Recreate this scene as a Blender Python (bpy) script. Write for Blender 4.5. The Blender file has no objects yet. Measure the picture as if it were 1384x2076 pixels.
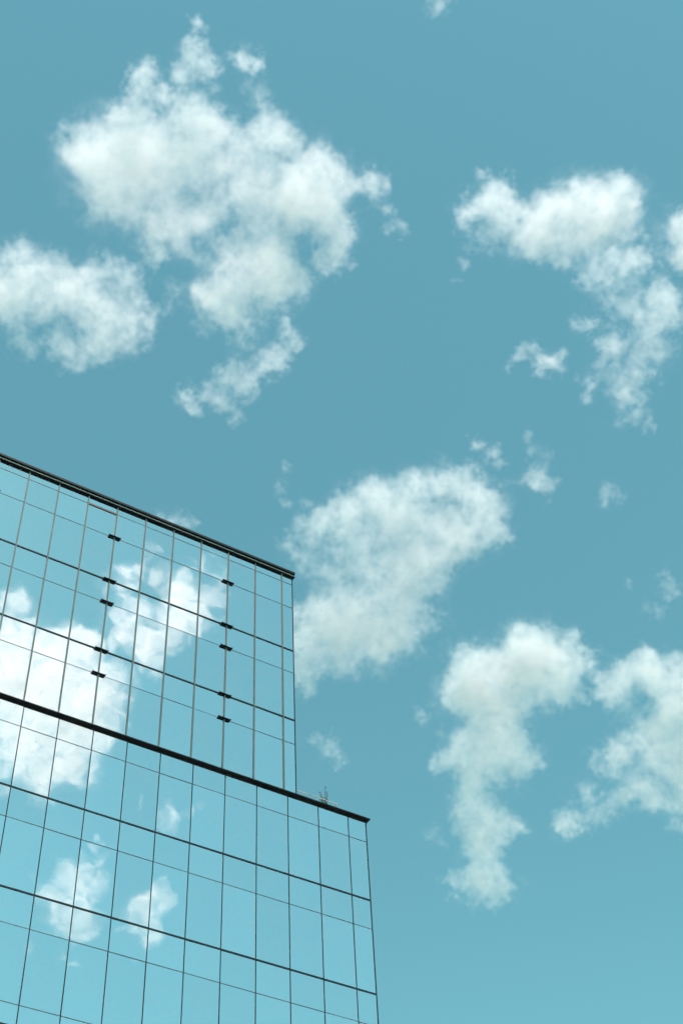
import bpy, math, random
import numpy as np
from mathutils import Matrix, Vector

random.seed(4)
R = math.radians
C = bpy.context.scene.collection
SC = bpy.context.scene

# ------------------------------------------------------------------ camera
W, H, F = 1384.0, 2076.0, 2932.69              # photo size and focal length in photo pixels
EYE = 1.6
Z0 = 38.603 + EYE                              # height of the terrace ledge above the ground
CAM = np.array((-28.0596, -42.92, EYE))
PITCH, YAW, ROLL = 0.85206, 0.58901, -0.0595
fwd = np.array((math.sin(YAW)*math.cos(PITCH), math.cos(YAW)*math.cos(PITCH), math.sin(PITCH)))
_r = np.array((math.cos(YAW), -math.sin(YAW), 0.0)); _u = np.cross(_r, fwd)
rgt = _r*math.cos(ROLL) + _u*math.sin(ROLL)
upv = -_r*math.sin(ROLL) + _u*math.cos(ROLL)

cam = bpy.data.cameras.new('camera')
cam.sensor_fit = 'VERTICAL'; cam.sensor_height = 36.0
cam.lens = 36.0*F/H
cam.clip_start = 0.1; cam.clip_end = 60000
camo = bpy.data.objects.new('camera', cam); C.objects.link(camo)
m = Matrix.Identity(4)
for i in range(3):
    m[i][0] = rgt[i]; m[i][1] = upv[i]; m[i][2] = -fwd[i]; m[i][3] = CAM[i]
camo.matrix_world = m
SC.camera = camo

# ------------------------------------------------------------------ sky and sun
SUN_AZ, SUN_EL = R(198), R(60)                 # azimuth clockwise from +Y
world = bpy.data.worlds.new('World'); SC.world = world; world.use_nodes = True
nt = world.node_tree; nt.nodes.clear()
sky = nt.nodes.new('ShaderNodeTexSky'); sky.sky_type = 'NISHITA'
sky.sun_disc = False; sky.sun_elevation = SUN_EL; sky.sun_rotation = SUN_AZ
sky.air_density = 1.0; sky.dust_density = 0.2; sky.ozone_density = 1.0
tint = nt.nodes.new('ShaderNodeMix'); tint.data_type = 'RGBA'; tint.blend_type = 'MULTIPLY'
tint.inputs[0].default_value = 1.0
SKY_TINT = (0.73, 1.24, 0.86, 1)                # the film's teal cast on the blue of the sky
tint.inputs[7].default_value = SKY_TINT
bg = nt.nodes.new('ShaderNodeBackground'); bg.inputs['Strength'].default_value = 0.15
wo = nt.nodes.new('ShaderNodeOutputWorld')
nt.links.new(sky.outputs[0], tint.inputs[6]); nt.links.new(tint.outputs[2], bg.inputs[0]); nt.links.new(bg.outputs[0], wo.inputs[0])

sun = bpy.data.lights.new('sun', 'SUN'); sun.energy = 4.45; sun.angle = R(0.53); sun.color = (1.0, 0.82, 0.77)
suno = bpy.data.objects.new('sun', sun); C.objects.link(suno)
sd = Vector((math.sin(SUN_AZ)*math.cos(SUN_EL), math.cos(SUN_AZ)*math.cos(SUN_EL), math.sin(SUN_EL)))
suno.rotation_euler = sd.to_track_quat('Z', 'Y').to_euler()
suno.location = sd*200

SC.view_settings.view_transform = 'Standard'; SC.view_settings.look = 'None'
SC.view_settings.exposure = 0.5; SC.view_settings.gamma = 1.0
SC.render.engine = 'CYCLES'
cy = SC.cycles
cy.volume_step_rate = 3.0; cy.volume_max_steps = 256
cy.use_adaptive_sampling = True; cy.adaptive_threshold = 0.045; cy.adaptive_min_samples = 12
cy.max_bounces = 10; cy.transparent_max_bounces = 64; cy.volume_bounces = 4; cy.glossy_bounces = 3; cy.diffuse_bounces = 2
cy.caustics_reflective = False; cy.caustics_refractive = False
cy.use_denoising = True

# ------------------------------------------------------------------ helpers
def mat(name, col, rough=0.5, metal=0.0, var=0.12, scale=3.0, bump=0.0, bscale=20.0, spec=0.5):
    M = bpy.data.materials.new(name); M.use_nodes = True
    t = M.node_tree; b = t.nodes['Principled BSDF']
    b.inputs['Roughness'].default_value = rough; b.inputs['Metallic'].default_value = metal
    b.inputs['Specular IOR Level'].default_value = spec
    tc = t.nodes.new('ShaderNodeTexCoord'); n = t.nodes.new('ShaderNodeTexNoise')
    n.inputs['Scale'].default_value = scale; n.inputs['Detail'].default_value = 5
    t.links.new(tc.outputs['Object'], n.inputs['Vector'])
    mx = t.nodes.new('ShaderNodeMix'); mx.data_type = 'RGBA'
    mx.inputs[6].default_value = tuple(c*(1-var) for c in col)+(1,)
    mx.inputs[7].default_value = tuple(min(1, c*(1+var)) for c in col)+(1,)
    t.links.new(n.outputs[0], mx.inputs[0]); t.links.new(mx.outputs[2], b.inputs['Base Color'])
    if bump:
        n2 = t.nodes.new('ShaderNodeTexNoise'); n2.inputs['Scale'].default_value = bscale
        n2.inputs['Detail'].default_value = 2
        t.links.new(tc.outputs['Object'], n2.inputs['Vector'])
        bp = t.nodes.new('ShaderNodeBump'); bp.inputs['Strength'].default_value = 1.0; bp.inputs['Distance'].default_value = bump
        t.links.new(n2.outputs[0], bp.inputs['Height']); t.links.new(bp.outputs[0], b.inputs['Normal'])
    return M

def glass_mat():
    """mirror-coated facade glass: bright reflective coat, slight roller-wave in each pane"""
    M = mat('mirror_glass', (0.725, 0.735, 0.745), 0.015, 1.0, 0.015, 0.3)
    t = M.node_tree; b = t.nodes['Principled BSDF']
    geo = t.nodes.new('ShaderNodeNewGeometry'); n = t.nodes.new('ShaderNodeTexNoise')
    n.inputs['Scale'].default_value = 0.55; n.inputs['Detail'].default_value = 1
    bp = t.nodes.new('ShaderNodeBump'); bp.inputs['Strength'].default_value = 1.0; bp.inputs['Distance'].default_value = 0.0055
    oi = t.nodes.new('ShaderNodeObjectInfo'); mr = t.nodes.new('ShaderNodeMapRange')
    mr.inputs['To Min'].default_value = 0.955; mr.inputs['To Max'].default_value = 1.035
    hs = t.nodes.new('ShaderNodeMix'); hs.data_type = 'RGBA'; hs.blend_type = 'MULTIPLY'; hs.inputs[0].default_value = 1.0
    src = b.inputs['Base Color'].links[0].from_socket
    va = t.nodes.new('ShaderNodeVectorMath'); va.operation = 'ADD'
    vs = t.nodes.new('ShaderNodeMath'); vs.operation = 'MULTIPLY'; vs.inputs[1].default_value = 40.0
    t.links.new(oi.outputs['Random'], vs.inputs[0]); t.links.new(geo.outputs['Position'], va.inputs[0]); t.links.new(vs.outputs[0], va.inputs[1])
    t.links.new(va.outputs[0], n.inputs['Vector'])          # every pane bows in its own way
    t.links.new(oi.outputs['Random'], mr.inputs['Value']); t.links.new(src, hs.inputs[6]); t.links.new(mr.outputs[0], hs.inputs[7])
    t.links.new(hs.outputs[2], b.inputs['Base Color'])
    # a thin film of street dust, thicker in patches, dulls the mirror a little
    dn = t.nodes.new('ShaderNodeTexNoise'); dn.inputs['Scale'].default_value = 1.3; dn.inputs['Detail'].default_value = 6
    dm = t.nodes.new('ShaderNodeMapRange'); dm.inputs['From Min'].default_value = 0.4; dm.inputs['From Max'].default_value = 0.75
    dm.inputs['To Min'].default_value = 0.0; dm.inputs['To Max'].default_value = 0.07
    t.links.new(geo.outputs['Position'], dn.inputs['Vector']); t.links.new(dn.outputs[0], dm.inputs['Value'])
    df = t.nodes.new('ShaderNodeBsdfDiffuse'); df.inputs[0].default_value = (0.32, 0.33, 0.32, 1)
    ms = t.nodes.new('ShaderNodeMixShader'); out = t.nodes['Material Output']
    t.links.new(dm.outputs[0], ms.inputs[0]); t.links.new(b.outputs[0], ms.inputs[1]); t.links.new(df.outputs[0], ms.inputs[2])
    t.links.new(ms.outputs[0], out.inputs['Surface'])
    t.links.new(n.outputs[0], bp.inputs['Height']); t.links.new(bp.outputs[0], b.inputs['Normal'])
    return M

GLASS = glass_mat()
DARK = mat('dark_anodised_metal', (0.010, 0.017, 0.019), 0.55, 0.0, 0.3, 2.0, spec=0.15)
FIN = mat('champagne_fin_metal', (0.055, 0.10, 0.095), 0.5, 0.0, 0.15, 1.5)
GASKET = mat('dark_gasket', (0.010, 0.020, 0.023), 0.6, 0.0, 0.2, 3.0, spec=0.15)
THINJ = mat('grey_glazing_joint', (0.05, 0.085, 0.095), 0.6, 0.0, 0.2, 3.0)
TRIM = mat('pale_metal_trim', (0.33, 0.35, 0.31), 0.4, 0.4, 0.15, 2.0)
CORE = mat('dark_wall_core', (0.03, 0.035, 0.036), 0.8, 0.0, 0.2, 0.5)
BROWN = mat('rusty_brown_metal', (0.06, 0.035, 0.03), 0.6, 0.0, 0.3, 4.0)
DECKM = mat('grey_terrace_paving', (0.32, 0.31, 0.29), 0.85, 0.0, 0.15, 1.0)
WHITE = mat('pale_rail_metal', (0.52, 0.52, 0.47), 0.4, 0.0, 0.08, 3.0)
POT = mat('clay_planter', (0.25, 0.13, 0.08), 0.8, 0.0, 0.2, 8.0)
STEM = mat('brown_stem', (0.10, 0.075, 0.05), 0.9, 0.0, 0.3, 20.0)
LEAF = mat('dark_leaf', (0.05, 0.085, 0.04), 0.6, 0.0, 0.45, 12.0)
GROUND = mat('city_paving', (0.20, 0.19, 0.18), 0.9, 0.0, 0.25, 0.05)

def box_data(x0, x1, y0, y1, z0, z1, bev=0.0):
    v = [(x, y, z) for z in (z0, z1) for y in (y0, y1) for x in (x0, x1)]
    f = [(0, 2, 3, 1), (4, 5, 7, 6), (0, 1, 5, 4), (2, 6, 7, 3), (0, 4, 6, 2), (1, 3, 7, 5)]
    return v, f

class MB:
    def __init__(s): s.v = []; s.f = []
    def box(s, *a):
        v, f = box_data(*a); n = len(s.v); s.v += v; s.f += [tuple(i+n for i in q) for q in f]; return s
    def quad(s, a, b, c, d):
        n = len(s.v); s.v += [a, b, c, d]; s.f.append((n, n+1, n+2, n+3)); return s
    def tube(s, pts, rad, k=6):
        rings = []
        for i, p in enumerate(pts):
            p = Vector(p); d = Vector(pts[min(i+1, len(pts)-1)]) - Vector(pts[max(i-1, 0)]); d.normalize()
            a = d.orthogonal().normalized(); b = d.cross(a)
            r = rad[i] if isinstance(rad, (list, tuple)) else rad
            n = len(s.v)
            s.v += [tuple(p + (a*math.cos(2*math.pi*j/k) + b*math.sin(2*math.pi*j/k))*r) for j in range(k)]
            rings.append(n)
        for q in range(len(rings)-1):
            A, B = rings[q], rings[q+1]
            s.f += [(A+j, A+(j+1) % k, B+(j+1) % k, B+j) for j in range(k)]
        s.f.append(tuple(range(rings[0]+k-1, rings[0]-1, -1))); s.f.append(tuple(range(rings[-1], rings[-1]+k)))
        return s
    def mesh(s, name, m):
        me = bpy.data.meshes.new(name); me.from_pydata(s.v, [], s.f); me.materials.append(m); me.update(); return me
    def build(s, name, m, parent=None, loc=(0, 0, 0)):
        o = bpy.data.objects.new(name, s.mesh(name, m)); C.objects.link(o); o.location = loc
        if parent is not None: o.parent = parent
        return o

def tag(o, label=None, cat=None, group=None, kind=None):
    for k, v in (('label', label), ('category', cat), ('group', group), ('kind', kind)):
        if v: o[k] = v
    return o

def empty(name, loc=(0, 0, 0), parent=None):
    o = bpy.data.objects.new(name, None); C.objects.link(o); o.location = loc; o.empty_display_size = 0.3
    if parent is not None: o.parent = parent
    return o

# ------------------------------------------------------------------ ground
g = MB().quad((-30000, -30000, 0), (30000, -30000, 0), (30000, 30000, 0), (-30000, 30000, 0)).build('ground', GROUND)
tag(g, kind='structure')

# ------------------------------------------------------------------ tower
# world frame: lower glass wall is the plane y = 0, x runs along it, z = Z0 at the terrace ledge
BAY = 1.5
XE, XEU, DXU, SB = 0.8975, -2.3219, 0.0794, 0.4496
XL = -31.5                                       # far left end of the tower
LV = [0.055, -1.089, -4.010, -5.383, -8.313, -9.704, -12.608, -13.43]       # levels of the lower wall
UV = [14.15, 13.633, 11.987, 9.090, 7.673, 4.766, 3.368, 0.12]             # levels of the upper wall
tower = empty('glass_tower', (0, 0, 0))
tag(tower, 'mirror-glass office tower with a stepped-back top block and dark ledges', 'building')

def shared(fn):
    cache = {}
    def get(*k):
        k = tuple(round(x, 4) for x in k)
        if k not in cache: cache[k] = fn(*k)
        return cache[k]
    return get
@shared
def pane_mesh(w, h):
    # a sheet with a chamfered rim, front at local y = 0 (towards -y)
    e = 0.006; v = []; f = []
    v = [(-w/2+e, 0, -h/2+e), (w/2-e, 0, -h/2+e), (w/2-e, 0, h/2-e), (-w/2+e, 0, h/2-e),
         (-w/2, e, -h/2), (w/2, e, -h/2), (w/2, e, h/2), (-w/2, e, h/2),
         (-w/2, .02, -h/2), (w/2, .02, -h/2), (w/2, .02, h/2), (-w/2, .02, h/2)]
    f = [(0, 1, 2, 3)]
    for i in range(4):
        j = (i+1) % 4
        f.append((i, i+4, j+4, j)); f.append((i+4, i+8, j+8, j+4))
    f.append((11, 10, 9, 8))
    me = bpy.data.meshes.new('glass_pane'); me.from_pydata(v, [], f); me.materials.append(GLASS); me.update(); return me
def pane(parent, x0, x1, z0, z1, y, gap):
    o = bpy.data.objects.new('glass_pane', pane_mesh(x1-x0-gap, z1-z0-gap)); C.objects.link(o)
    o.parent = parent; o.location = ((x0+x1)/2, y, (z0+z1)/2)
    # each pane is set a hair out of true, as in any real curtain wall
    o.rotation_euler = (random.gauss(0, 0.0016), 0, random.gauss(0, 0.0016))
    return o
def bar(name, parent, m, *b): return MB().box(*b).build(name, m, parent)

# --- upper block
zt = Z0
ub = MB().box(XL, XEU-0.03, SB+0.06, 17.0, zt+0.11, zt+14.52).build('upper_block', CORE, tower)
ux = [XEU] + [-(i+1)*BAY+DXU for i in range(1, 21)]           # verticals, right to left
ux = [x for x in ux if x > XL] + [XL]
NV = 13                                                        # bays built pane by pane (those in view and one more)
for r_ in range(len(UV)-1):
    for i in range(min(NV, len(ux)-1)):
        p = pane(ub, ux[i+1], ux[i], zt+UV[r_+1], zt+UV[r_], SB, 0.022)
rest = MB()
for r_ in range(len(UV)-1):
    for i in range(NV, len(ux)-1):
        rest.box(ux[i+1]+.011, ux[i]-.011, SB, SB+.02, zt+UV[r_+1]+.011, zt+UV[r_]-.011)
tag(rest.build('glazing', GLASS, ub), kind='stuff')
for i, x in enumerate(ux[1:-1], 1):                            # slim projecting fins
    bar('mullion_fin', ub, FIN, x-0.026, x+0.026, SB-0.05, SB+0.055, zt+0.11, zt+14.14)
bar('corner_trim', ub, GASKET, XEU-0.012, XEU+0.035, SB-0.012, SB+0.10, zt+0.11, zt+14.14)
for k, z in enumerate(UV[1:-1]):
    thick = k in (2, 4)
    h = 0.036 if thick else 0.011
    pr = 0.026 if thick else 0.012
    mm = GASKET if thick else THINJ
    for i in range(min(NV, len(ux)-1)):
        if k == 0 and i == 8-1:                                # the bay with the open brown vent bar
            bar('transom', ub, BROWN, ux[i+1]+.03, ux[i]-.03, SB-0.03, SB+.055, zt+z-0.055, zt+z+0.045)
            continue
        bar('transom', ub, mm, ux[i+1]+.029, ux[i]-.029, SB-pr, SB+.055, zt+z-h, zt+z+h)
plate = MB().box(-0.30, 0.30, -0.125, 0.02, -0.010, 0.010).box(-0.30, -0.28, -0.125, 0.02, 0.0101, 0.05).box(0.28, 0.30, -0.125, 0.02, 0.0101, 0.05)
plate_me = plate.mesh('bracket', DARK)
for i in (3, 7, 11):
    for z in UV[1:-1][1:]:
        o = bpy.data.objects.new('bracket', plate_me); C.objects.link(o); o.parent = ub
        o.location = (ux[i], SB, zt+z+0.002)
# roof edge: two thin shelves with a pale strip between
rc = empty('roof_cornice', (0, 0, 0), tower)
O = 0.125
def shelf(name, m, parent, xr, y0, z0, z1, o):
    return MB().box(XL, xr+o, y0-o, y0+0.5, z0, z1).build(name, m, parent)
shelf('lower_shelf', DARK, rc, XEU, SB, zt+14.15, zt+14.175, O)
shelf('recessed_band', DARK, rc, XEU, SB, zt+14.176, zt+14.374, 0.055)
MB().box(XL, XEU+0.06, SB-0.062, SB-0.0555, zt+14.235, zt+14.30).build('pale_strip', TRIM, rc)
shelf('upper_shelf', DARK, rc, XEU, SB, zt+14.375, zt+14.50, O)
MB().box(XL, XEU, SB+0.5, 17.0, zt+14.521, zt+14.54).build('roof_deck', DECKM, rc)

# --- lower block
lb = MB().box(XL, XE-0.03, 0.06, 18.0, zt+LV[-1], zt+0.05).build('lower_block', CORE, tower)
lx = [XE] + [-(i-1)*BAY for i in range(1, 24)]
lx = [x for x in lx if x > XL] + [XL]
NL = 13
for r_ in range(len(LV)-1):
    for i in range(NL):
        pane(lb, lx[i+1], lx[i], zt+LV[r_+1], zt+LV[r_], 0.0, 0.022)
rest = MB()
for r_ in range(len(LV)-1):
    for i in range(NL, len(lx)-1):
        rest.box(lx[i+1]+.011, lx[i]-.011, 0, .02, zt+LV[r_+1]+.011, zt+LV[r_]-.011)
tag(rest.build('glazing', GLASS, lb), kind='stuff')
for i, x in enumerate(lx[1:-1], 1):
    bar('mullion', lb, GASKET, x-0.017, x+0.017, -0.014, 0.055, zt+LV[-1], zt+0.054)
bar('corner_trim', lb, GASKET, XE-0.012, XE+0.035, -0.012, 0.10, zt+LV[-1], zt+0.054)
for k, z in enumerate(LV[1:-1]):
    thick = k in (1, 3)
    h = 0.034 if thick else 0.013
    mm = GASKET if thick else THINJ
    for i in range(NL):
        bar('transom', lb, mm, lx[i+1]+.018, lx[i]-.018, -0.020 if thick else -0.010, 0.055, zt+z-h, zt+z+h)
le = empty('terrace_ledge', (0, 0, 0), tower)
shelf('ledge_shelf', DARK, le, XE, 0.0, zt+0.055, zt+0.10, 0.165)
MB().box(XL, XE, 0.5, 18.0, zt+0.051, zt+0.09).build('terrace_deck', DECKM, le)

# --- storeys under the frame, down to the ground
zb = zt+LV[-1]
gb = MB().box(XL, XE-0.03, 0.06, 18.0, 0.0, zb-0.061).build('base_block', CORE, tower)
shelf('ledge_shelf', DARK, gb, XE, 0.0, zb-0.06, zb-0.001, O)
lev = [zb-0.06]; z = zb-0.06
while z > 4.5:
    z -= 1.39 if len(lev) % 2 else 2.93
    lev.append(max(z, 0.3))
rest = MB(); jn = MB()
for a, b in zip(lev[1:], lev[:-1]):
    for i in range(len(lx)-1):
        rest.box(lx[i+1]+.011, lx[i]-.011, 0, .02, a+.011, b-.011)
    jn.box(XL, XE, -.015, .05, a-.02, a+.02)
tag(rest.build('glazing', GLASS, gb), kind='stuff')
jn.build('transom_set', GASKET, gb)
# right flank and back of all blocks, storey bands of the same glass
for nm, x, y0, y1, z0, z1 in (('side_glazing', XEU, SB+.12, 17, zt+.05, zt+14.0), ('side_glazing', XE, .12, 18, .3, zt-.07)):
    s_ = MB(); yy = y0
    while yy < y1-0.5:
        zz = z0
        while zz < z1-0.4:
            s_.box(x-.029, x, yy+.012, min(yy+BAY, y1)-.012, zz+.012, min(zz+1.45, z1)-.012); zz += 1.45
        yy += BAY
    tag(s_.build(nm, GLASS, tower), kind='stuff')

# ------------------------------------------------------------------ things on the terrace
rail = empty('terrace_railing', (-1.2, 0.6, zt+0.0))
tag(rail, 'pale metal rail with low glass guard on the terrace ledge', 'railing')
MB().tube([(-1.05, 0, .96), (1.06, 0, .96), (1.08, .03, .96), (1.08, 1.2, .96)], 0.019, 8).build('top_rail', WHITE, rail)
for x in (-1.0, 0.02, 1.06):
    MB().tube([(x, 0, 0), (x, 0, .955)], 0.008, 6).build('post', WHITE, rail)
CLEAR = bpy.data.materials.new('clear_glass'); CLEAR.use_nodes = True
b_ = CLEAR.node_tree.nodes['Principled BSDF']; b_.inputs['Transmission Weight'].default_value = 1.0
b_.inputs['Roughness'].default_value = 0.02; b_.inputs['IOR'].default_value = 1.2; b_.inputs['Base Color'].default_value = (.9, .97, .95, 1)
for x0, x1 in ((-0.97, 0.0), (0.05, 1.03)):
    MB().box(x0, x1, -0.004, 0.004, 0.08, 0.92).build('glass_panel', CLEAR, rail)

pl = empty('potted_shrub', (-0.53, 0.95, zt+0.085))
tag(pl, 'small spiky dark shrub poking up behind the terrace rail', 'plant')
MB().tube([(0, 0, 0), (0, 0, .05), (0, 0, .40), (0, 0, .44)], [.15, .16, .21, .22], 14).build('planter', POT, pl)
st = MB(); lf = MB()
for k in range(9):
    a = random.uniform(0, 6.28); lean = random.uniform(0.05, 0.34) if k else 0.0
    hgt = 1.93 if k == 0 else random.uniform(1.35, 1.78)
    pts = [(math.cos(a)*lean*t*t, math.sin(a)*lean*t*t, .42+(hgt-.42)*t) for t in (0, .35, .7, 1)]
    st.tube(pts, [.014, .011, .008, .004], 5)
    for j in range(24):
        t = random.uniform(0.25, 1); q = Vector((math.cos(a)*lean*t*t, math.sin(a)*lean*t*t, .42+(hgt-.42)*t))
        b = random.uniform(0, 6.28); l = random.uniform(.10, .22)*(1.25-t*.6)
        d = Vector((math.cos(b), math.sin(b), random.uniform(.5, 1.6))).normalized()
        s_ = d.orthogonal().normalized()*l*0.12
        e = q+d*l
        lf.quad(tuple(q-s_*.4), tuple(q+d*l*.5-s_), tuple(e), tuple(q+d*l*.5+s_))
st.build('stem', STEM, pl)
tag(lf.build('foliage', LEAF, pl), kind='stuff')

# ------------------------------------------------------------------ clouds
# every cloud is a real volume at the height of fair-weather cumulus; its lobes are given as
# (x, y, radius, density) in photo pixels and become balls of vapour in the sky
CLOUD_Z = 1000.0
VOX = 3.2                                         # voxel edge in photo pixels
SIGMA = 0.064                                     # scattering per metre at density 1
NT = 256
rng = np.random.default_rng(11)
def fbm_tile(n, slope, kmin):
    w = rng.standard_normal((n, n, n)).astype(np.float32)
    fq = np.fft.rfftn(w)
    k1 = np.fft.fftfreq(n)*n; k3 = np.fft.rfftfreq(n)*n
    k2 = (k1[:, None, None]**2 + k1[None, :, None]**2 + k3[None, None, :]**2).astype(np.float32)
    amp = (k2 + kmin**2)**(-slope/2); amp[0, 0, 0] = 0
    o = np.fft.irfftn(fq*amp, s=(n, n, n), axes=(0, 1, 2)).astype(np.float32)
    return o/o.std()
NOISE = fbm_tile(NT, 1.85, 7.0)
NOISE2 = fbm_tile(NT, 1.45, 10.0)
def tile(shape, perm, off, src=None):
    nz = (NOISE if src is None else src).transpose(perm)
    ix = [(np.arange(s)+o) % NT for s, o in zip(shape, off)]
    return nz[np.ix_(*ix)]

def vol_mat():
    M = bpy.data.materials.new('cloud_vapour'); M.use_nodes = True
    t = M.node_tree; t.nodes.clear()
    o = t.nodes.new('ShaderNodeOutputMaterial'); v = t.nodes.new('ShaderNodeVolumePrincipled')
    v.inputs['Color'].default_value = (1.0, 0.992, 0.99, 1)
    v.inputs['Density'].default_value = 1.0; v.inputs['Density Attribute'].default_value = 'density'
    v.inputs['Anisotropy'].default_value = 0.5
    t.links.new(v.outputs[0], o.inputs['Volume'])
    return M
VAPOUR = vol_mat()
VEIL = bpy.data.materials.new('thin_vapour_veil'); VEIL.use_nodes = True
t_ = VEIL.node_tree; t_.nodes.clear()
o_ = t_.nodes.new('ShaderNodeOutputMaterial'); v_ = t_.nodes.new('ShaderNodeVolumePrincipled')
v_.inputs['Color'].default_value = (0.985, 0.995, 0.99, 1); v_.inputs['Density'].default_value = 0.0006; v_.inputs['Anisotropy'].default_value = 0.45
t_.links.new(v_.outputs[0], o_.inputs['Volume'])
tr_ = t_.nodes.new('ShaderNodeBsdfTransparent'); t_.links.new(tr_.outputs[0], o_.inputs['Surface'])

def cloud_nodes(n, lo, hi, lattice, hull):
    """turns a cloud's lattice of density samples into its fog volume, or into the mesh round it"""
    ng = bpy.data.node_groups.new('cloud_hull' if hull else 'cloud_volume', 'GeometryNodeTree')
    ng.interface.new_socket('Geometry', in_out='INPUT', socket_type='NodeSocketGeometry')
    ng.interface.new_socket('Geometry', in_out='OUTPUT', socket_type='NodeSocketGeometry')
    N = ng.nodes; L = ng.links
    oi = N.new('GeometryNodeObjectInfo'); oi.inputs['Object'].default_value = lattice; go = N.new('NodeGroupOutput')
    pos = N.new('GeometryNodeInputPosition'); sep = N.new('ShaderNodeSeparateXYZ'); L.new(pos.outputs[0], sep.inputs[0])
    def ma(op, a, b):
        q = N.new('ShaderNodeMath'); q.operation = op
        for k, s in enumerate((a, b)):
            if s is None: continue
            if isinstance(s, (int, float)): q.inputs[k].default_value = s
            else: L.new(s, q.inputs[k])
        return q.outputs[0]
    idx = []
    for k in range(3):
        st_ = (hi[k]-lo[k])/(n[k]-1)
        idx.append(ma('ROUND', ma('DIVIDE', ma('SUBTRACT', sep.outputs[k], lo[k]), st_), None))
    flat = ma('ADD', ma('MULTIPLY', ma('ADD', ma('MULTIPLY', idx[0], n[1]), idx[1]), n[2]), idx[2])
    att = N.new('GeometryNodeInputNamedAttribute'); att.data_type = 'FLOAT'; att.inputs['Name'].default_value = 'vapour'
    sm = N.new('GeometryNodeSampleIndex'); sm.data_type = 'FLOAT'; sm.domain = 'POINT'; sm.clamp = True
    L.new(oi.outputs['Geometry'], sm.inputs['Geometry']); L.new(att.outputs[0], sm.inputs['Value']); L.new(flat, sm.inputs['Index'])
    vc = N.new('GeometryNodeVolumeCube')
    L.new(sm.outputs[0], vc.inputs['Density']); vc.inputs['Background'].default_value = 0
    vc.inputs['Min'].default_value = lo; vc.inputs['Max'].default_value = hi
    for k, nm in enumerate(('Resolution X', 'Resolution Y', 'Resolution Z')):
        vc.inputs[nm].default_value = max(6, n[k]//2) if hull else n[k]
    sm_ = N.new('GeometryNodeSetMaterial'); sm_.inputs['Material'].default_value = VEIL if hull else VAPOUR
    if hull:
        vm = N.new('GeometryNodeVolumeToMesh'); vm.resolution_mode = 'GRID'; vm.inputs['Threshold'].default_value = 0.005
        L.new(vc.outputs[0], vm.inputs['Volume']); L.new(vm.outputs[0], sm_.inputs[0])
    else:
        L.new(vc.outputs[0], sm_.inputs[0])
    L.new(sm_.outputs[0], go.inputs[0])
    return ng

def pix_dir(x, y):
    d = fwd + rgt*(x-W/2)/F - upv*(y-H/2)/F
    return d/np.linalg.norm(d)

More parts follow.
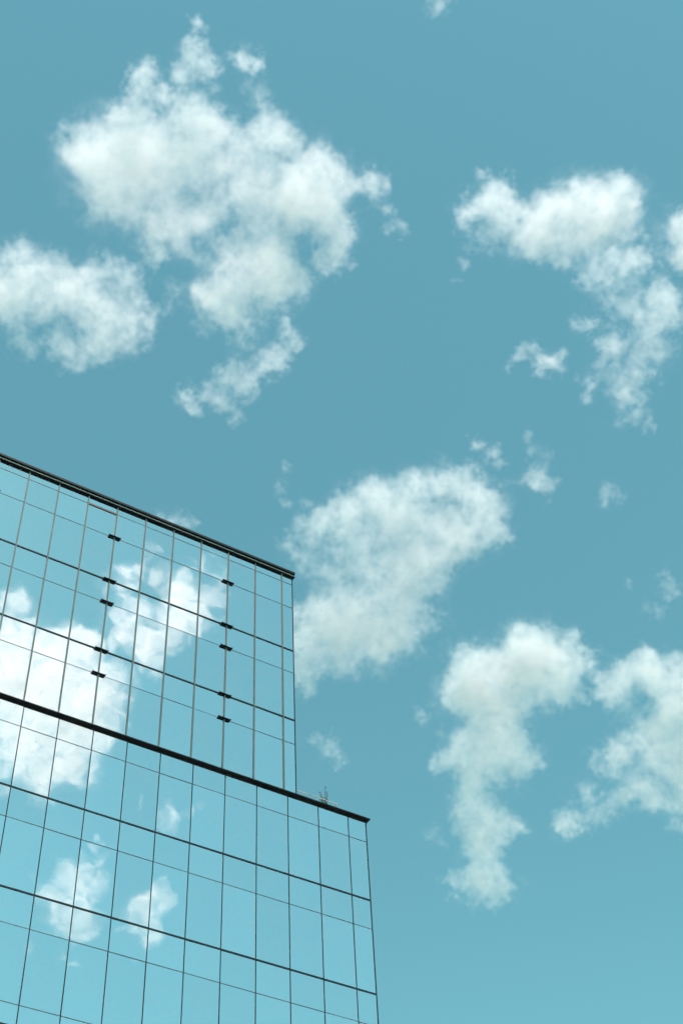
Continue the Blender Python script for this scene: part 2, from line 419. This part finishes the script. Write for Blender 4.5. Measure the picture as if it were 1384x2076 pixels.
def cloud(label, lobes, mirror=False, gain=1.0, group='fair-weather clouds', vox=VOX, seed=None, grow=1.0):
    P = np.array(lobes, float); P[:, 2] *= grow
    x0, x1 = (P[:, 0]-P[:, 2]*1.75).min()-14, (P[:, 0]+P[:, 2]*1.75).max()+14
    y0, y1 = (P[:, 1]-P[:, 2]*1.75).min()-14, (P[:, 1]+P[:, 2]*1.75).max()+14
    cx, cy_ = (x0+x1)/2, (y0+y1)/2
    d = pix_dir(cx, cy_)
    dist = (CLOUD_Z-CAM[2])/d[2]
    cosv = float(d@fwd)
    mpp = dist*cosv/F*1.0                        # metres per photo pixel at that distance (scaled on the image plane)
    # sampling axes: along the picture's x, y and into the depth
    pc = CAM + d*dist
    ax, ay, az = rgt.copy(), -upv.copy(), fwd.copy()
    if mirror:                                   # these hang over the street behind the camera and show in the glass
        for v in (ax, ay, az, pc): v[1] = -v[1]
        # left-handed after mirroring: turn the depth axis round
        az = -az
    rs = np.random.default_rng(seed if seed is not None else int(x0*7+y0*13) % 99991)
    rmax = P[:, 2].max()*1.35+14
    n = [max(8, int((x1-x0)/vox)), max(8, int((y1-y0)/vox)), max(8, int(2*rmax/vox))]
    X = np.linspace(x0, x1, n[0], dtype=np.float32); Y = np.linspace(y0, y1, n[1], dtype=np.float32); Zz = np.linspace(-rmax, rmax, n[2], dtype=np.float32)
    of = rs.integers(0, NT, (5, 3))
    perms = ((0, 1, 2), (1, 2, 0), (2, 0, 1), (2, 1, 0), (0, 2, 1))
    wa = 8.0
    nx = tile(n, perms[0], of[0])*wa; ny = tile(n, perms[1], of[1])*wa; nz = tile(n, perms[2], of[2])*wa
    S = np.zeros(n, np.float32); S2 = np.zeros(n, np.float32)
    for (px, py, pr, pw) in P:
        rr = pr*1.38; pz = rs.uniform(-.35, .35)*min(pr, rmax-pr*1.2 if rmax > pr*1.2 else 0)
        M_ = rr*1.45+3.0*wa
        i0, i1 = np.searchsorted(X, px-M_), np.searchsorted(X, px+M_)
        j0, j1 = np.searchsorted(Y, py-M_), np.searchsorted(Y, py+M_)
        k0, k1 = np.searchsorted(Zz, pz-M_), np.searchsorted(Zz, pz+M_)
        sl = (slice(i0, i1), slice(j0, j1), slice(k0, k1))
        wv = min(1.0, pr/20.0)                  # small lobes are warped less
        q = ((X[i0:i1, None, None]+nx[sl]*wv-px)**2 + (Y[None, j0:j1, None]+ny[sl]*wv-py)**2 + ((Zz[None, None, k0:k1]+nz[sl]*wv-pz)/0.75)**2)/(rr*rr)
        kf = np.clip(1-q, 0, None); kf *= kf
        # small lobes need denser vapour for the same look
        sf = min(3.0, (55.0/max(pr, 12.0))**0.75)
        k2 = np.clip(1-q*0.5, 0, None); k2 *= k2*k2; S2[sl] += pw*k2*sf
        S[sl] += pw*kf*sf
    del nx, ny, nz
    e1 = tile(n, perms[3], of[3])
    e2 = tile(n, perms[4], of[4], NOISE2)
    D = S*(1.0+0.32*e1) + 0.13*e2*S/(S+0.5) - 0.08*(S > 0.01)
    D = np.clip(D, 0, None); D = 1.3*D/(1+1.1*D) 
    D += 0.26*S2/(1+S2)*np.clip(0.45+0.25*e2+0.7*e1, 0, None)
    for k in range(3):                           # nothing reaches the faces of the lattice
        a = [slice(None)]*3; a[k] = 0; D[tuple(a)] = 0; a[k] = -1; D[tuple(a)] = 0
    D *= SIGMA*gain
    # crop to what is filled
    nzb = np.nonzero(D > 1e-4)
    lo_i = [max(int(a.min())-1, 0) for a in nzb]; hi_i = [min(int(a.max())+2, n[k]) for k, a in enumerate(nzb)]
    D = np.ascontiguousarray(D[lo_i[0]:hi_i[0], lo_i[1]:hi_i[1], lo_i[2]:hi_i[2]])
    X = X[lo_i[0]:hi_i[0]]; Y = Y[lo_i[1]:hi_i[1]]; Zz = Zz[lo_i[2]:hi_i[2]]
    n = D.shape
    lx_ = ((X-cx)*mpp).astype(np.float32); ly_ = ((Y-cy_)*mpp).astype(np.float32); lz_ = (Zz*mpp).astype(np.float32)
    co = np.empty(n+(3,), np.float32)
    co[..., 0] = lx_[:, None, None]; co[..., 1] = ly_[None, :, None]; co[..., 2] = lz_[None, None, :]
    me = bpy.data.meshes.new('vapour_samples'); N_ = n[0]*n[1]*n[2]
    me.vertices.add(N_); me.vertices.foreach_set('co', co.ravel())
    at = me.attributes.new('vapour', 'FLOAT', 'POINT'); at.data.foreach_set('value', D.ravel())
    lat = bpy.data.objects.new('vapour_samples', me)          # only data for the node groups, never in the scene
    lo = (float(lx_[0]), float(ly_[0]), float(lz_[0])); hi = (float(lx_[-1]), float(ly_[-1]), float(lz_[-1]))
    # the outer veil of the cloud: a closed mesh filled with very thin vapour
    hme = bpy.data.meshes.new('cloud'); hme.materials.append(VEIL)
    o = bpy.data.objects.new('cloud', hme); C.objects.link(o)
    mw = Matrix.Identity(4)
    for i in range(3):
        mw[i][0] = ax[i]; mw[i][1] = ay[i]; mw[i][2] = az[i]; mw[i][3] = pc[i]
    o.matrix_world = mw
    md = o.modifiers.new('cloud_hull', 'NODES'); md.node_group = cloud_nodes(n, lo, hi, lat, True)
    # its dense body
    vd = bpy.data.volumes.new('vapour'); vd.materials.append(VAPOUR)
    vo = bpy.data.objects.new('vapour', vd); C.objects.link(vo); vo.parent = o
    md = vo.modifiers.new('cloud_volume', 'NODES'); md.node_group = cloud_nodes(n, lo, hi, lat, False)
    tag(o, label, 'cloud', group)
    print('cloud', n, N_, round(mpp, 3))
    return o

cloud('largest cloud, ragged and white, high at the upper left', [
    (215,320,80,1.0),(175,310,55,.8),(290,290,70,1.0),(250,350,85,1.0),(330,330,75,.95),(385,310,60,.9),(400,250,48,.8),(375,215,38,.6),(440,260,38,.7),(205,400,48,.7),
    (290,148,26,.75),(285,180,26,.7),(330,195,22,.6),(270,225,33,.6),(240,235,22,.4),
    (407,50,17,.55),(395,85,19,.6),(395,120,33,.7),(420,140,32,.6),(365,148,26,.5),
    (498,122,24,.55),(520,130,16,.5),(470,118,13,.35),(528,190,33,.3),(540,225,28,.3),
    (545,265,42,.65),(510,290,42,.55),(570,290,33,.5),(603,288,14,.35),
    (470,330,55,.7),(520,350,55,.65),(450,380,55,.65),(520,400,55,.65),(560,335,33,.5),
    (627,370,66,1.5),(600,400,58,1.3),(650,350,45,1.3),(660,410,45,1.1),(590,430,42,.8),
    (704,375,33,.6),(750,375,30,.5),(775,365,23,.55),(785,420,20,.4),(802,455,17,.45),(780,467,13,.35),
    (670,470,42,.65),(680,455,38,.6),(675,515,28,.6),(660,530,23,.5),(707,535,13,.45),
    (305,445,50,.7),(310,500,28,.8),(312,525,20,.7),(360,450,50,.6),(410,440,45,.5),
    (520,455,38,.5),(580,450,42,.65),(545,500,58,.9),(490,545,58,1.0),(550,555,52,1.0),(590,570,40,.9),(450,600,52,1.0),(425,600,34,.9),
    (500,630,54,.75),(470,490,48,.5),(560,600,38,.7),(490,670,36,.55),(420,655,26,.45),(390,500,34,.35),(350,590,22,.15),(330,620,22,.15)])
cloud('low torn wisps below the largest cloud', [
    (577,655,19,.4),(520,740,40,.16),(450,790,40,.16),(590,680,24,.2),(572,688,10,.4),(585,705,19,.6),(562,735,27,.65),(537,755,22,.55),(606,695,12,.55),(470,752,25,.6),(492,785,25,.55),
    (380,800,19,.6),(396,822,15,.6),(420,795,18,.35),(445,820,20,.4),(475,845,15,.35)])
cloud('rounded ragged cloud cut by the left edge of the picture', [
    (30,530,38,.8),(10,575,52,.9),(60,570,46,.8),(110,560,42,.7),(150,590,50,.75),(215,550,32,.6),(255,555,27,.6),(200,590,55,.65),(270,600,36,.65),
    (285,640,32,.7),(240,650,50,.7),(180,640,46,.45),(100,620,42,.45),(30,630,42,.65),(50,690,28,.6),(120,690,33,.5),(150,720,33,.5),(140,750,19,.4),
    (190,700,36,.5),(225,690,36,.5),(270,680,27,.55),(0,610,42,.8),(-40,580,58,.9),(315,620,20,.2)])
cloud('bright white cloud shaped like an anvil at the upper right', [
    (970,352,12,.5),(990,365,16,.6),(1005,385,26,.8),(1015,400,30,.9),(960,420,26,.9),(950,440,23,.7),(1000,420,38,.9),(1040,445,40,1.0),(1080,455,43,1.0),
    (1125,430,46,1.1),(1165,400,38,1.0),(1180,425,52,1.2),(1235,420,50,1.2),(1250,405,43,1.0),(1260,450,36,.9),(1210,470,42,.8),(1150,480,42,.8),(1100,490,36,.7),
    (1060,480,33,.6),(1140,520,25,.5),(1085,515,18,.4),(985,480,26,.35),(945,500,12,.25),(938,530,12,.22),(930,568,13,.18)], grow=1.06)
cloud('thin broken cloud trailing down at the right edge', [
    (1200,520,33,.5),(1250,525,33,.6),(1290,520,28,.6),(1312,535,22,.5),(1190,570,22,.5),(1230,560,23,.4),(1340,590,28,.5),(1355,610,33,.6),(1365,640,28,.6),
    (1335,650,28,.5),(1280,630,24,.5),(1240,610,23,.3),(1320,690,33,.4),(1350,700,28,.35),(1240,700,30,.7),(1235,725,23,.6),(1190,660,16,.5),(1165,655,12,.4),
    (1300,740,28,.35),(1330,760,20,.5),(1280,770,28,.35),(1270,800,26,.4),(1285,840,22,.4),(1308,860,12,.4),(1325,868,9,.4),(1250,840,20,.25),(1250,580,58,.22),(1300,640,58,.25),(1255,765,52,.2),(1310,720,52,.25),(1215,650,40,.12)])
cloud('small arched wisp left of the trailing cloud', [
    (1035,740,10,.4),(1055,725,14,.5),(1075,718,18,.6),(1100,735,20,.6),(1125,745,20,.55),(1140,725,16,.5),(1165,770,10,.3),(1195,782,16,.45),(1190,810,13,.3)])
cloud('sliver of white cloud cut off by the right edge', [
    (1390,440,24,1),(1378,480,18,.8),(1387,510,28,1),(1380,540,18,.8),(1412,480,58,1)])
cloud('broad soft cloud just right of the tower roof', [
    (620,1075,28,.45),(660,1060,38,.6),(710,1030,42,.7),(760,1010,42,.75),(830,995,42,.8),(770,980,28,.45),(850,980,28,.55),(900,985,38,.75),(950,1000,40,.8),
    (985,1030,42,.85),(1000,1070,36,.7),(960,1090,42,.9),(910,1080,52,1.0),(860,1060,52,.9),(800,1060,52,.8),(730,1080,52,.6),(680,1090,42,.5),(600,1100,33,.3),
    (640,1130,38,.35),(900,1120,46,.8),(850,1130,52,.85),(800,1150,52,.7),(860,1180,42,.7),(820,1210,52,.8),(760,1220,52,.8),(700,1240,52,.9),(660,1240,42,.7),
    (690,1280,48,.9),(750,1280,52,.85),(810,1280,42,.55),(640,1280,42,.6),(700,1330,38,.65),(760,1320,38,.55),(650,1330,38,.4),(840,1310,28,.25),(870,1260,33,.3),
    (605,1300,33,.9),(605,1350,38,.9),(618,1380,23,.5),(588,1260,24,.7),(1036,1090,12,.35),(690,1150,45,.32),(735,1150,50,.5),(640,1180,36,.22)])
cloud('curled wisp on top of the broad soft cloud', [
    (970,900,16,.35),(1000,918,16,.35),(1015,940,12,.35),(960,950,20,.22),(985,965,14,.15)])
cloud('faint wisp right of the curled one', [
    (1060,890,14,.25),(1075,920,16,.22),(1085,970,24,.4),(1110,990,18,.28),(1105,930,18,.12)])
cloud('faint upright wisp above the tower corner', [
    (580,950,12,.2),(570,990,14,.25),(580,1020,12,.25),(620,1020,13,.13)])
cloud('tall hourglass-shaped cloud at the lower right', [
    (1062,1275,12,.7),(1085,1285,12,.6),(1060,1300,33,.9),(1110,1310,38,.9),(1070,1340,52,1.1),(1020,1345,46,1.1),(960,1350,40,1.0),(930,1370,33,.9),(935,1405,38,1.0),
    (980,1390,52,1.1),(1050,1380,52,1.1),(1110,1360,42,1.0),(1150,1340,36,.7),(1190,1330,18,.5),(1160,1295,18,.5),(1130,1390,33,.7),(1110,1420,23,.5),(1040,1430,42,.9),
    (1000,1440,38,.7),(1020,1470,42,.9),(990,1500,42,.9),(1040,1510,42,.9),(950,1530,40,1.0),(900,1545,26,.8),(880,1548,12,.5),(1000,1550,42,.9),(1060,1550,28,.7),
    (960,1580,36,.8),(1080,1540,18,.4),(940,1620,28,.5),(970,1650,36,.7),(1000,1650,26,.6),(1000,1680,33,.7),(1045,1675,18,.6),(1060,1678,10,.5),(880,1690,16,.3),
    (960,1690,28,.5),(975,1720,30,.7),(985,1760,30,.75),(960,1780,28,.65),(915,1785,16,.6),(930,1800,18,.6),(1000,1790,28,.6),(970,1810,28,.5),(1000,1825,18,.4),
    (925,1665,18,.3),(1060,1790,22,.08)], gain=0.92, grow=1.1)
cloud('zigzag cloud running off the lower right edge', [
    (1300,1335,23,.8),(1320,1350,28,.9),(1280,1370,33,.85),(1230,1380,26,.6),(1205,1395,18,.5),(1180,1415,12,.35),(1260,1410,33,.6),(1340,1380,38,1.0),(1380,1360,33,1),
    (1400,1420,48,1.1),(1360,1440,42,1.0),(1340,1490,42,1.0),(1290,1500,38,.8),(1240,1510,20,.6),(1260,1530,28,.6),(1320,1530,42,.9),(1380,1510,48,1.1),(1370,1570,38,.9),
    (1410,1580,58,1.0),(1220,1545,23,.3),(1250,1560,18,.35),(1190,1615,23,.35),(1260,1610,24,.6),(1290,1600,28,.7),(1330,1615,28,.7),(1370,1620,28,.8),(1140,1665,22,.6),
    (1170,1675,20,.6),(1210,1660,20,.5),(1230,1640,18,.4),(1380,1675,20,.4)], gain=0.92, grow=1.1)
cloud('small faint puff beside the tower edge above the ledge', [(650,1508,17,.22),(677,1525,24,.42),(630,1500,15,.18)])
cloud('tiny pale puff left of the hourglass cloud', [(850,1450,15,.4),(890,1482,15,.12)])
cloud('thin pale puff at the top edge of the picture', [(885,6,20,.3),(905,-4,18,.3)])
cloud('faint speck of cloud right of the broad soft cloud', [(1240,1005,24,.22),(1220,1017,10,.2)])
cloud('faint veil near the right edge above the zigzag cloud', [(1355,1182,22,.28),(1330,1238,22,.12),(1280,1182,13,.12)])
cloud('pale puff peeking over the tower roof edge', [(330,1062,32,.5),(380,1056,18,.3)])
MG = 'clouds mirrored in the glass'
cloud('biggest cloud mirrored across the left panes of the tower', [
    (35,1230,26,.9),(15,1290,42,1.0),(50,1300,38,1.0),(100,1320,38,1.0),(160,1290,28,1.0),(185,1310,28,1.0),(150,1350,56,1.1),(60,1370,66,1.1),(0,1350,56,1.1),(210,1370,38,.9),
    (100,1430,75,1.1),(190,1430,52,1.0),(20,1450,66,1.0),(235,1410,23,.7),(245,1460,18,.6),(150,1490,56,.9),(60,1510,56,.9),(0,1510,46,.9),(190,1500,38,.55),(100,1560,42,.8),
    (95,1595,23,.7),(155,1560,33,.5),(180,1580,28,.35),(30,1550,28,.35),(-60,1400,76,1.1),(75,1610,13,.4)], True, 0.75, group=MG)
cloud('ragged cloud mirrored in the middle of the top block', [
    (285,1150,20,.7),(300,1138,12,.6),(250,1170,23,.6),(260,1200,23,.7),(245,1250,33,.7),(240,1290,28,.6),(280,1240,33,.6),(300,1310,38,.6),(310,1340,28,.5),(305,1370,16,.45),
    (330,1300,28,.6),(270,1290,33,.6),(275,1370,12,.6),(375,1200,33,1.1),(390,1220,33,1.1),(360,1230,33,.9),(350,1260,33,.7),(400,1255,28,.9),(410,1280,16,.7),(380,1290,20,.7),
    (430,1200,26,.5),(385,1160,18,.6),(330,1170,20,.4),(440,1250,12,.4)], True, 0.75, group=MG)
cloud('bright sliver mirrored near the top brackets', [(302,1112,9,.6),(316,1119,9,.7),(328,1124,7,.6),(430,1135,10,.4)], True, 0.75, group=MG, vox=1.6)
cloud('round white cloud mirrored low in the left panes', [
    (150,1745,23,.8),(180,1750,26,.9),(155,1775,33,.9),(185,1790,30,.9),(110,1800,27,.55),(135,1810,33,.8),(170,1830,28,.8),(130,1850,28,.6),(170,1870,26,.6),(150,1885,20,.5),(197,1708,8,.6)], True, 0.55, group=MG)
cloud('thin streaky cloud mirrored beside the round white one', [
    (310,1820,23,.5),(325,1835,20,.5),(290,1840,28,.5),(270,1860,26,.5),(300,1880,26,.5),(310,1905,16,.45),(255,1870,18,.4)], True, 0.55, group=MG)
cloud('faint puff mirrored just under the dark ledge', [(345,1630,18,.4),(365,1640,16,.35),(335,1650,12,.3),(395,1635,11,.3),(282,1625,10,.2)], True, 0.45, group=MG)
cloud('faintest puff mirrored near the bottom of the tower', [(150,1955,16,.3),(130,1962,10,.2),(70,1945,16,.12)], True, 0.45, group=MG)
